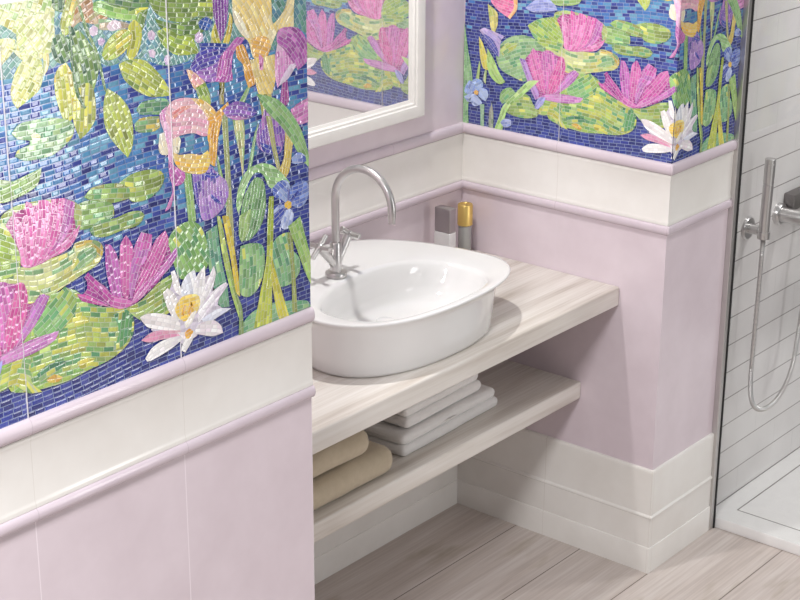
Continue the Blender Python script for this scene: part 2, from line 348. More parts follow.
# outlines of the mural pieces: kind, colours, outline in mm on the panel
MURAL = """
bg 6f9a8c,7fa9a0,5a86a8 333,690 511,679 611,672 681,663 673,547 603,555 559,552 535,566 503,584 445,568 343,566 322,576
bg 6a9a8a,5f8ea8,7aa5a0 649,654 799,637 843,635 1037,616 1035,532 987,554 949,516 884,548 838,530 761,532 691,530 642,548
bg ccc878,b8c888,dad69c,a8c480 332,684 396,685 462,682 455,645 447,596 395,586 370,608 383,628 348,652 329,648
leaf d6d48c,c8cc78,e0deac 334,629 364,628 377,623 370,605 353,592 329,575
leaf b8c67c,d6d898,ccd488,e0dfb0 397,654 448,653 448,634 441,613 429,596 404,594 388,590 382,610 380,635
leaf b4c068,d2d078,dcdc9c,b8c46c 415,595 392,592 373,574 361,547 363,528 371,516 394,526 416,538 426,561 424,584
leaf b7bd74,dfc873,e3d58a 429,593 439,593 440,581 435,566 426,558
bg b0875f,c9a287,a8ab79 482,682 527,676 537,653 565,630 535,624 507,632 490,624 475,646
leaf 5f7f4a,7d9a5c,496b50 455,686 482,682 472,652 453,661
leaf a6b656,c3c468,d6b565 472,652 486,676 507,679 496,649 481,616 469,615 466,634
leaf 6c8a55,88a863,4f7357 551,673 610,665 662,658 652,634 634,626 592,642 559,656
leaf 86b46a,9ccb72,b5d67e,d8d65d 535,658 551,660 566,652 582,645 598,641 612,634 627,637 652,635 648,625 632,609 623,617 608,619 585,625 559,633 534,647
leaf 7f9b4e,8aa85c,6a874a 624,626 651,633 644,614 634,597 625,596 623,610
bg 93b088,c2ae8f,b9a58c 532,634 573,625 607,615 611,607 572,609 539,617
flo e6d2e2,d6bcd9 524,618 533,623 542,617 540,607 530,605 524,610
flo e6d2e2,d0b0d8 540,598 548,601 556,594 549,587 541,590
flo e8dbe4,e5cfd8 560,617 573,625 590,619 592,611 576,607 564,610
flo e6d2e2,d6bcd9 647,593 656,597 665,588 660,579 650,581
flo e6d2e2,d6bcd9 647,563 656,565 664,558 659,549 650,553
flo e0cde4,c9aedb 681,543 686,550 696,545 692,535 685,532
leaf 6a8a60,4f7560,7f9f66 449,615 465,619 484,606 482,578 461,572 446,587
leaf b3bf52,d2cf60,a8b557,d7c062 473,572 457,567 447,551 447,526 453,499 462,476 474,477 485,489 492,518 488,545
leaf 5f8256,7c9c62,9bb668,4e725c 484,629 506,616 526,590 539,565 537,543 527,521 517,500 507,499 494,521 483,558 480,597
leaf a0ad57,bfc65a,d5d164,8f9660 492,527 516,532 526,517 528,489 525,469 510,453 491,443 483,463 478,487 482,509
stem 5c7d57,6f9060 482,629 487,629 489,557 498,513 508,492 504,491 489,515 483,558
stem 6b8d5c,88a468 503,658 509,658 522,616 540,575 549,531 553,510 549,511 543,532 535,572 516,614
leaf a9bb5d,c5d062,98a45b,b7c666 554,516 546,499 543,477 545,453 558,428 575,408 590,392 601,407 605,432 604,456 596,478 578,500
leaf b5cc60,d3d462,a2bd5c,d9c95a 604,605 590,607 569,600 556,589 547,572 551,564 566,561 587,566 606,579 613,596
leaf c9cc55,d9d565,b9bf55 604,605 611,616 623,617 634,604 633,583 621,560 607,553 599,564 604,579 616,593
leaf 97a653,b3c25b,c9cf62,7e9552 581,551 595,555 619,554 640,548 657,533 675,514 689,493 695,479 673,481 642,487 613,504 590,526
leaf 6f9c72,84b078,5b8a74 614,469 625,479 650,480 675,478 687,471 688,459 673,451 642,456 621,460
leaf 7aa678,93b27c,6c9874,c9b45c 609,446 617,452 636,453 664,449 666,430 653,425 625,428 610,434
leaf 7d9650,98b25b,6f8a4e,b9c65c 649,654 725,647 799,637 802,606 792,593 760,603 736,598 695,607 665,625
leaf 6e8a4c,89a856,5f7c48 664,615 693,604 736,598 764,601 792,590 777,578 744,563 721,577 690,588 672,601
leaf 8ea24c,c9d85c,b4cf58,7f9850 667,592 686,596 698,591 720,577 742,576 763,541 734,542 708,547 684,563 673,577
flo e3cfe0,cfb4d9 754,573 763,578 773,572 771,560 760,558 754,565
flo 2f4f9a,3c62a8 762,594 783,601 799,589 787,577 766,583
petal 8a4fa0,7a4596,9a5fae 799,640 837,635 836,608 831,584 821,558 814,551 807,574 799,606
leaf a9a84a,c9bf58 791,554 794,572 803,588 810,566 816,550
leaf d6c25a,c9b24c,e0cf70 820,550 833,577 839,601 845,589 841,562 834,546
petal 35459c,2c3c92,4152a8 763,558 791,554 833,545 828,534 790,542 766,545
petal 4a4aa5,6a55b0,3a3f9a 766,545 829,535 813,520 774,513 748,510 740,520
petal a070bf,b583c8,8a5fb5 748,510 789,514 811,521 812,503 802,485 771,491 757,500
petal c56fb5,a95fae,d48ac0 811,524 831,539 854,554 874,550 866,542 846,529 840,505 842,480 821,479 799,485 805,504
stem 9a8f4f,8b8548 808,482 821,480 818,441 807,443
petal e9a9b4,f0c59a,e6b88a 731,518 743,514 762,499 775,486 770,475 751,478 738,498
leaf a9bd62,8fae58 751,482 774,488 784,467 786,447 776,446 759,459
stem b0b478,a4ae74,9ca878 810,428 826,425 827,356 829,300 833,178 813,183 815,322
leaf b9c98a,d8cf9a,a0bd80 836,420 863,411 866,359 859,294 853,340 844,378
stem 8fb578,a5c585 854,438 881,466 886,462 867,432
stem 7fa86c,98bd78 791,374 798,351 809,312 819,258 809,256 801,306
stem 88b27a,9cc088 904,392 897,368 880,308 864,292 875,320 893,376
petal eed488,f3e0a0,f5e8bc,e8c870 961,572 978,588 989,615 1005,613 1001,578 1001,548 976,552 950,552 943,561
petal f6eac0,f2da90,efcf7a,f4e2a0 845,634 892,628 942,621 944,593 945,568 961,554 945,532 926,506 908,505 893,513 883,541 862,562 848,589
petal f7eed2,f5e8c4 845,607 861,594 875,574 886,548 879,549 859,566 848,585
petal e8b45c,eec070 889,544 909,548 934,540 939,522 923,504 908,505 894,514
petal e2a548,eab860,d99a45 851,537 868,540 880,520 887,501 897,489 897,463 880,459 871,482 867,504 853,518
petal ecd488,dcc06c,f0dea0 885,509 908,509 949,509 952,479 947,454 936,436 908,441 898,467
petal e7a9c8,d890bd 908,516 920,506 917,485 909,487
petal e3b0d6,d48cc4,efd0e4 958,531 975,512 996,487 1005,476 985,466 966,457 955,446 949,469 950,502
petal c27ab8,a960a8,b86fb4,d59aca 961,551 987,553 1011,547 1028,532 1037,510 1036,484 1009,470 993,491 970,517 955,530
petal b2609f,a04f9a 976,483 982,448 983,415 971,409 959,415 966,448
petal eedff0,e3cbe6 990,484 1005,480 984,459 958,449 963,459
leaf b0a85c,9aa055,c0b86a 905,444 939,437 935,405 929,384 915,386 910,417
petal b07fc0,8f62b4,6a52a8,c795cf 898,375 910,395 920,415 956,408 970,376 972,356 959,325 938,324 917,332 897,353
petal 3f4aa0,5a55aa 905,355 923,347 960,336 954,324 933,325 915,334
stem b4b078,a4a870 922,400 935,397 949,331 961,286 952,288 936,337
stem d1b95a,c0aa50,dcc873 972,360 997,359 989,319 980,282 966,270 955,288 967,312
petal d493c0,c47fb5,e0a8cc 988,400 1013,409 1043,415 1042,369 1004,369
leaf 8fb878,a5c887,7aa86c 899,445 923,438 957,423 988,395 1014,359 1035,305 1037,278 1018,297 987,342 956,379 925,407
leaf 6f9a68,7da872,8ab47a 846,183 851,231 862,263 889,291 910,282 917,254 914,220 899,193 870,177
leaf 9cc688,b2d498,8fbd7c 840,249 847,281 867,307 901,315 932,307 963,283 982,262 968,252 941,258 925,267 911,293 890,300 868,280 854,249 846,232
petal 8ba3d8,a9bce6,5a6fc0 935,261 952,270 974,268 984,250 985,231 975,221 957,235 938,245
petal 6f86cc,4a5eb4,8ea5dc 984,250 1004,258 1026,255 1034,239 1028,217 1008,206 992,213 979,222
petal b5c4e8,3f50a8,95a8dc 928,220 946,226 974,220 967,204 950,188 936,191 928,205
petal a5b6e4,c3cfee,8095d4 958,194 970,211 980,212 991,198 982,176 965,174 954,183
petal 3c4aa2,4656ae 929,209 962,217 972,216 956,199 939,187
petal 2f3e98,3a48a2 975,256 981,249 979,224 975,225
petal 2f3e98,3a48a2 984,229 1003,242 1007,238 986,223
flo f0c84e,e8b840 966,225 975,228 986,222 985,213 977,211 967,217
petal 8fa4da,a9b8e4,5e72be 987,308 1005,315 1025,305 1028,293 1007,293 990,297
stem 8fb86c,a5c87c,7da860 713,339 732,335 736,291 740,245 721,246 718,288
petal 7458ae,4f48a2,8a68bc 734,333 754,330 756,294 757,246 745,271 737,302
petal b58ccc,8e68bc,c49fd4,5a50a8 753,331 778,338 797,318 817,301 822,277 806,253 775,240 755,244 748,281 754,306
petal 3f45a0,4c4eaa 758,329 780,325 804,315 794,312 769,319
petal 3f45a0,4c4eaa 778,286 797,270 804,261 792,266 777,280
petal c874b4,b565aa,d48cc2 681,374 695,355 718,338 714,322 692,320 684,332 680,351
petal d089bc,c070b0,e6b5d4 681,340 693,325 686,296 680,283 667,280 674,291 687,314
petal e5b4d0,efc8dc,d89cc4 665,452 682,463 691,447 691,416 692,387 691,359 681,368 679,397 673,419
petal f3ead0,efe0bc,f6f0de 659,391 663,418 673,419 679,397 681,378 666,381
petal efc0c8,eab0c0,f2d2cc 677,447 694,469 738,467 778,447 801,423 795,399 768,393 742,404 707,406 692,402 687,424
petal e89090,e5a090 693,450 719,456 742,452 718,446 695,436
petal efcf9a,e9b95a,f0d6a8 738,467 767,458 795,435 799,420 779,423 761,445
petal e3a845,ecbc5c,d99a3c 782,426 799,423 813,419 800,383 795,352 790,334 776,344 778,373 774,392
petal f5ecd4,f2e4c0 692,403 707,406 711,398 705,376 692,376
petal efd070,e8b848,f2dc98,e5a838 690,381 705,373 733,369 759,362 774,367 780,346 766,328 734,333 708,345 694,362
petal e2a850,eab65c 775,422 789,427 827,444 829,438 806,415 789,411
petal 7c5fb2,a06fbe,5e54aa 813,431 832,439 850,441 879,430 900,411 878,404 848,414 826,415
petal c98fc8,b578b8 821,419 848,415 878,404 843,408
pad 94ba88,a8c79a,b9cfa0,82ac82 355,480 371,492 398,493 428,491 461,483 479,471 476,453 460,441 434,430 406,429 376,432 358,443 364,451 394,456 388,462 366,469
leaf d8d79a,e4e2b8 392,470 401,473 412,464 408,458 395,461
pad b9cc92,cdd8aa,a5c088 314,416 351,404 391,389 381,381 349,376 310,379
pad a5bd62,8fae60,b5c86e,8a9a4e 567,353 594,362 635,362 662,353 669,339 655,321 629,311 593,315 581,334
pad 9dbd66,b4cd78,86ac60,a8a860 491,346 506,357 537,358 571,351 590,337 587,322 551,322 517,330
pad 8fb468,a6c474,7da466 464,333 492,339 522,332 551,320 552,299 523,294 489,291 464,303
pad a0b260,b3c068,8da45c 498,288 519,299 554,295 585,298 612,294 620,284 606,271 566,270 530,268 505,276
pad b4bf6e,a9b868,c6c880 323,353 363,364 455,351 483,329 480,295 439,305 321,334
pad d8d890,e6e2a8,c5cc7c,dcd07a 299,267 358,260 415,260 457,263 466,273 491,272 517,263 525,246 514,227 483,217 444,207 409,199 370,217 343,234 297,244
pad d2ae55,dcbc62 464,272 491,272 517,263 525,246 519,235 511,242 509,255 491,264 467,264
pad 88ac7c,9cbc86 471,253 488,259 507,254 510,239 488,229 458,226
pad c9cf84,a8c48a,dfdc9a 297,244 343,234 374,216 413,198 443,199 392,194 354,177 294,215
petal a84884,b45890 329,332 346,351 370,355 402,355 442,345 462,334 469,291 453,268 415,260 373,255 354,264 337,300
petal d978ae,e59ac2,c862a0 327,339 336,324 349,297 356,264 343,279 330,305 321,328
petal dd84b4,e8a5c8,d070a8 347,359 357,339 369,299 373,256 356,262 351,294 344,329
petal d66ea8,e08cba,cc5f9f 373,366 383,361 399,322 396,282 373,256 365,297 365,337
petal dc7cb0,e69ac4,d068a4 397,362 419,356 428,322 412,281 381,255 383,299
petal d26aa6,e08cbc,c85c9c 423,358 451,354 449,323 434,290 389,255 412,298
petal c878b8,d894c4,b060a8 451,353 471,342 462,306 437,279 394,255 434,293
petal e088b8,d474aa,eaa5cc 479,302 473,287 453,268 410,260 373,255 407,266 446,283
pad 8fb860,a8cc68,c9d468,6fa468,d8d060,5c9468 287,142 316,161 344,159 367,180 392,196 443,199 463,191 483,167 512,149 565,131 582,111 581,82 570,67 551,56 523,48 474,44 434,39 379,42 342,48 315,58 307,73 282,89
pad 6aa070,7cb078,5a9070 421,189 449,196 459,182 440,163 414,153 384,141 376,148 402,167
pad 5f9a62,6fa868,4f8a5e 538,128 573,119 578,90 560,66 533,63 549,92
pad d9d460,e0d870 439,146 477,142 485,129 454,130 425,135
pad d0c858,e0b850,c8d060 454,66 471,68 493,61 483,53 461,51
pad e0a848,d8b858 387,55 404,60 422,49 413,44 392,49
pad 5a9068,4a8060 369,71 395,81 437,75 419,66 376,55
pad b0b85c,9eb060,c2c468,8aa858 567,130 602,135 645,156 674,163 687,134 685,104 651,91 608,94 584,111
pad 7cb090,8cbc90,70a890 762,219 790,227 798,157 810,104 814,64 790,70 774,113 764,166
pad 8fbc68,a5cc7a,78a860,9cc472 669,220 686,243 724,249 749,234 761,208 768,172 757,150 729,152 697,148 680,184
pad 98c484,acd094,88b878 847,171 875,170 906,156 907,109 890,78 865,68 842,83
pad 8cbc88,a4cc90,78b08c 934,157 955,167 976,164 982,133 1004,107 1003,79 974,62 933,73 926,116
pad 8cbc90,a0c894,7cb088 842,16 880,37 934,37 1023,16 1034,1 955,-1 889,-10 844,-4
leaf a9c46a,8fb060,bccc70 790,242 798,240 813,172 830,98 845,47 838,33 819,89 800,168
leaf d8c04a,e2d05c,c8b448 803,239 819,235 831,175 839,119 842,75 832,86 820,159
stem 7f9a60,8fa868 834,81 846,54 849,-6 835,-2 838,41
leaf 98bc74,a9c880 846,229 877,236 868,193 851,178 844,191
leaf b9c44e,c9d05c,a5b848 875,2 891,54 913,127 919,203 925,248 937,246 934,176 928,83 925,0
leaf d2ca4a,dcd65c,bcb848 926,143 936,105 954,52 973,-4 947,-1 934,41 926,88
stem 9aa45c,8a985a 971,167 985,164 992,66 996,0 981,4 980,89
leaf a0c46c,b5d080,8cb464 974,178 1008,190 1023,142 1036,99 1038,41 1019,75 998,125
petal 963f86,a84c94 527,231 543,234 558,220 568,242 585,223 606,239 626,223 650,228 668,227 676,192 650,162 597,136 579,131 552,136 537,157
petal a04894,b4529c 484,209 523,177 556,136 504,158 469,178 485,189
petal b868b0,c878bc,a85ca4 529,255 540,252 554,228 559,172 558,136 542,155 528,206
petal cc62a6,d87cb4,b8589c 563,248 576,260 590,233 582,177 570,140 560,165 558,209
petal b974b8,d090c8,c868ac 591,231 610,257 634,246 630,219 603,190 579,138 577,171
petal c0559c,cc68aa,d880b8 625,213 643,236 665,246 672,226 652,188 617,156 581,136 600,179
petal c878bc,d890c4,b068b0 687,210 691,196 670,175 636,159 598,142 581,135 622,159 661,189
petal b04898,c05ca4,a04490 480,210 489,216 507,197 528,177 540,158 556,137 530,148 501,178
petal c8589e,d46cac,b44c96 463,185 480,179 505,162 538,140 513,151 471,171
petal d070b0,dc8cc0,c060a4 536,164 557,153 584,138 574,131 551,134 532,144
petal d482bc,e0a0cc,c86cb0 579,138 599,158 630,172 624,155 602,139 583,134
pad 9fc08a,b0cc96,88b080 141,196 146,231 175,263 226,279 278,267 297,247 293,202 237,152 191,159 158,171
pad c8c868,b4c468 150,226 175,249 208,254 202,239 163,211
pad a5bc58,bccc68,90b060 239,308 272,329 325,343 339,319 353,282 351,252 304,254 268,268
pad a9bf60,bfca68 268,268 302,281 353,272 344,253 297,253
pad 8cbc74,9ccc80,6fa870,b8c868 368,148 399,182 439,205 459,183 456,154 424,132 378,125
pad d4cc5c,c4cc68,dccf68,a8c468 276,66 294,94 322,107 360,105 357,62 377,38 349,44 329,62 319,69 300,65
pad a0b864,8aa85c,b8c878,9cae68 180,52 186,97 215,115 251,111 264,91 285,74 278,58 245,47 209,46
pad 9cc078,88b070 155,99 165,116 190,126 206,114 187,89 164,75 156,84
petal a04888,b05494 229,198 260,239 298,241 348,233 359,198 390,197 364,152 319,117 277,115 250,151
petal a878c0,b890cc,8a68b4 215,213 235,210 256,169 283,122 271,103 250,139
petal d070a8,dc84b4,c86aac 244,217 259,248 279,228 300,175 302,125 276,138 255,180
petal c874b4,d884b8,b868a8 285,234 304,248 329,238 344,182 309,121 294,174
petal d4629f,dc78ac,c85898 342,237 356,234 362,201 345,154 315,119 313,166 331,208
petal d884b8,c890c8,b070b4 406,197 387,205 357,173 328,129 358,145 388,172
petal c88cc0,d8a0cc,b87cb4 271,109 309,126 359,134 421,133 410,119 360,109 303,108
petal 8a88c8,a0a0d8 269,80 280,110 303,117 297,96 278,79
leaf a0cc74,b4d888,8cb868,c0d890 137,-6 151,29 165,68 195,101 226,135 250,155 280,159 259,137 227,107 195,80 181,60 172,33 164,-1
petal e07ca0,e894b0,d86898 112,383 193,393 202,350 180,319 146,335 120,357
petal ecc08c,e8b070 189,382 203,383 204,348 181,317 174,323 193,349
leaf c9c46c,d8cc78,a8b460 108,350 139,331 142,298 134,275 122,279 114,311
petal b5a0d0,9890c8,c8b4dc 82,273 98,282 135,275 167,267 155,255 150,206 130,229 99,258
petal 4a50a0,5a60ac 95,266 122,256 146,226 147,206 123,222 99,247
leaf d8c850,e0d468,b8b850 81,256 93,241 111,198 113,164 98,167 86,200
leaf a4cc70,b8d880,90b864 110,226 134,195 151,164 172,139 152,130 122,148 110,180
stem a8c070,90b068 73,132 84,188 88,177 84,131
stem b0c078,98b46c 99,133 103,162 110,163 107,123
stem 7fb078,96c088,6fa070 24,316 33,284 46,211 57,167 63,116 50,55 53,-15 28,-19
stem 88b490,9cc09c 90,62 104,64 104,-6 93,-8
leaf 9aa090,88a080,a8a898 120,-3 121,44 129,74 135,40 135,-1
petal a8c0e4,88a4d8 58,121 72,133 92,132 99,116 79,98 59,103
petal 98b0dc,7890cc 38,106 52,126 69,117 74,97 46,84 35,91
petal b0c4e8,90a8dc 86,108 109,109 117,92 107,73 83,84
petal a4b8e4,c0d0ee 35,76 59,89 73,88 63,66 46,63
petal b8c8ec,98acdc 60,69 73,88 87,79 97,66 80,55 65,55
flo e8b44c,e0a440 67,96 76,102 84,97 81,88 70,87
petal 8898d0,b0bce4 159,21 172,34 194,34 195,19 173,9
petal 8890c8,9ca4d4 230,354 273,387 317,381 331,361 293,351 256,346
pad 98b46c,a8c078 298,395 408,414 397,388 361,377 324,375
petal c9c0d2,d4ccda 678,155 696,131 717,152 741,138 771,137 778,128 771,103 797,105 783,76 802,60 771,52 786,33 765,25 725,34 698,24 677,42 639,55 621,75 641,90 674,77 659,119 668,135
petal f4f0ee,e9e6ea 673,168 682,169 693,139 698,116 682,128 676,148
petal f6f4f0,ece6e4 652,135 663,141 682,122 696,74 682,75 663,99
petal dfe4f4,eef0f8 697,138 715,155 731,156 738,102 714,103 698,114
petal f6f4f0,eeeaf0 728,137 755,158 754,119 741,96 727,106
petal f8f6f2,ece6ee 750,116 777,152 782,136 769,109 738,78 734,90
petal f2eef4,e8dcec 735,78 769,103 806,113 812,107 783,84 734,54
petal dce0f2,e8eaf6 742,59 782,68 818,59 784,52 754,48
petal f6f2f2,eee0ea 723,38 734,52 771,49 791,32 794,18 767,19
petal e8a8bc,e0a0b8,f0c4cc 597,62 621,70 687,56 694,39 648,49 615,53
petal f4f0ee,eee6e6 596,105 614,107 651,96 686,74 692,53 649,66 612,83
petal f4f2f0,eae4ea 604,26 619,40 648,47 691,43 696,36 666,26 627,19 608,19
petal f2e4ea,f4eef0 682,52 723,40 730,32 705,29
petal f6f4f2,eeeaec 690,15 698,35 716,42 727,42 717,26 699,8
petal f6d868,f0c850,f6e08c 679,98 695,114 715,115 738,105 737,82 715,69 698,68 685,81
petal eeb040,f2bc50 694,83 702,99 706,96 699,77
petal eeb040,f2bc50 708,82 717,101 726,92 715,73
petal f4eee0,f6f2ea 700,62 720,79 730,80 719,60 704,53
petal f0b848,e8a840 700,46 711,51 721,42 710,32 702,34
"""

# ---------------------------------------------------------------- the setting
bm = bmesh.new(); box(bm, (-4.6, -4.2, -.06), (1.7, .80, 0)); struct('floor', bm, M['floor'])

TOPZ = 1.838
bm = bmesh.new()
box(bm, (-4.4, 0, 0), (-1.346, .80, TOPZ), mat=0)
box(bm, (-4.4, 0, TOPZ), (-1.346, .80, 2.55), mat=1)
struct('wall_left', bm, [M['lilac_x'], M['cream_x']])
bm = bmesh.new(); box(bm, (-1.346, .66, 0), (.0, .80, 2.55)); struct('wall_back', bm, M['lilac_back'])
bm = bmesh.new()
for f in box(bm, (0, 0, 0), (.355, .80, 2.55)):
    pass
bmesh.ops.recalc_face_normals(bm, faces=bm.faces[:])
for f in bm.faces:
    f.material_index = 1 if abs(f.normal.y) > .5 else 0
struct('wall_right', bm, [M['lilac_y'], M['lilac_f']])
bm = bmesh.new(); box(bm, (.355, .0165, 0), (1.7, .80, 2.55)); struct('wall_shower', bm, M['brick'])

def half_round(z0, z1, out, n=10):
    c, h = (z0+z1)/2, (z1-z0)/2
    return [(0, z0)] + [(out*math.cos(t)**.7 if math.cos(t) > 1e-6 else 0.0, c + h*math.sin(t)) for t in [(-.5+(i/n))*math.pi for i in range(1, n)]] + [(0, z1)]
def band(z0, z1):
    return [(0, z0), (.0050, z0), (.0052, z0+.006), (.0045, z0+.009), (.003, z0+.014), (.003, z1-.014), (.0045, z1-.009), (.0052, z1-.006), (.0050, z1), (0, z1)]
BASE = [(0, 0), (.013, 0), (.013, .0715), (.0115, .0755), (.0095, .0765), (.0095, .162), (.0125, .165), (.0125, .169), (.008, .1735),
        (.008, .296), (.0075, .301), (.005, .3045), (0, .3057)]
NICHE = [(-1.346, .66), (0, .66), (0, 0), (.3164, 0)]
def sweep_niche(bm, prof):
    n0 = 0
    sweep(bm, NICHE, prof)
    bmesh.ops.recalc_face_normals(bm, faces=bm.faces[:])
    for f in bm.faces:
        c = f.calc_center_median()
        f.material_index = 0 if (c.y > .6 and c.x < -.03) else (2 if c.y < .004 and c.x > .01 else 1)
profs = [('trim_%d', half_round(.969, .9945, .011), 'trimlilac'), ('trim_%d', half_round(1.128, 1.1585, .012), 'trimlilac'), ('trim_%d', band(.9945, 1.128), 'cream')]
k = 1
for nm, pr, mk in profs:
    bm = bmesh.new(); sweep(bm, [(-4.4, 0), (-1.346, 0)], pr)
    struct(nm % k, bm, M[mk+'_x'], auto=40); k += 1
    bm = bmesh.new(); sweep_niche(bm, pr)
    struct(nm % k, bm, [M['cream_back'] if mk == 'cream' else M['trimlilac_x'], M[mk+'_y'], M[mk+'_f']], auto=40); k += 1
bm = bmesh.new(); sweep(bm, [(-4.4, 0), (-1.346, 0)], BASE); struct('baseboard_left', bm, M['cream_x'], auto=30)
bm = bmesh.new(); sweep_niche(bm, BASE); struct('baseboard_right', bm, [M['cream_back'], M['cream_y'], M['cream_f']], auto=30)

# ---------------------------------------------------------------- the mosaic murals
def smooth_outline(pts, step=.006):
    n = len(pts); P = [Vector((a/1000, b/1000)) for a, b in pts]
    tang = []
    for i in range(n):
        a, b, c = P[i-1], P[i], P[(i+1) % n]
        d1, d2 = (b-a), (c-b)
        ang = d1.angle(d2, 0) if d1.length > 1e-6 and d2.length > 1e-6 else 0
        tang.append(Vector((0, 0)) if ang > R(72) else (c-a).normalized())
    out = []
    for i in range(n):
        a, b = P[i], P[(i+1) % n]
        L = (b-a).length
        m = max(1, min(10, int(L/step)))
        ta, tb = tang[i]*L*.9, tang[(i+1) % n]*L*.9
        for q in range(m):
            t = q/m
            out.append(a*(2*t**3-3*t*t+1) + ta*(t**3-2*t*t+t) + b*(-2*t**3+3*t*t) + tb*(t**3-t*t))
    return [(p.x, p.y) for p in out]

def clip_half(poly, nx, ny, d):
    """keep the part with nx*x+ny*y <= d"""
    out = []
    n = len(poly)
    for i in range(n):
        a, b = poly[i-1], poly[i]
        da = nx*a[0]+ny*a[1]-d; db = nx*b[0]+ny*b[1]-d
        if (da <= 0) != (db <= 0):
            t = da/(da-db)
            out.append((a[0]+(b[0]-a[0])*t, a[1]+(b[1]-a[1])*t))
        if db <= 0: out.append(b)
    return out

def clip_quad(poly, quad):
    for i in range(4):
        a, b = quad[i], quad[(i+1) % 4]
        nx, ny = b[1]-a[1], -(b[0]-a[0])
        poly = clip_half(poly, nx, ny, nx*a[0]+ny*a[1])
        if len(poly) < 3: return []
    return poly

def area(p):
    return .5*sum(p[i-1][0]*p[i][1]-p[i][0]*p[i-1][1] for i in range(len(p)))

def inside_mask(pts, poly):
    x, y = pts[:, 0], pts[:, 1]
    res = np.zeros(len(pts), bool)
    for i in range(len(poly)):
        x1, y1 = poly[i-1]; x2, y2 = poly[i]
        if y1 == y2: continue
        c = ((y1 > y) != (y2 > y)) & (x < (x2-x1)*(y-y1)/(y2-y1)+x1)
        res ^= c
    return res

SIZES = {'leaf': (.018, .0080), 'petal': (.015, .0072), 'pad': (.019, .0088), 'stem': (.016, .007), 'flo': (.009, .008), 'bg': (.014, .009), 'water': (.0205, .0090)}
LAY = 1.3e-5
MURAL_TOP = .68

def lerp3(a, b, t): return tuple(a[i]+(b[i]-a[i])*t for i in range(3))

def water_color(u, v):
    navy = [lin('273280'), lin('2f3c8c'), lin('3c4898'), lin('222c72')]
    teal = [lin('3f6fae'), lin('5590b8'), lin('6aa0bd'), lin('3c58a4'), lin('4a82b4'), lin('35428f')]
    w = 1/(1+math.exp(-(v - .335 - .05*math.sin(u*7) - .02*math.sin(u*23))/.035))
    return rnd.choice(teal) if rnd.random() < w else rnd.choice(navy)

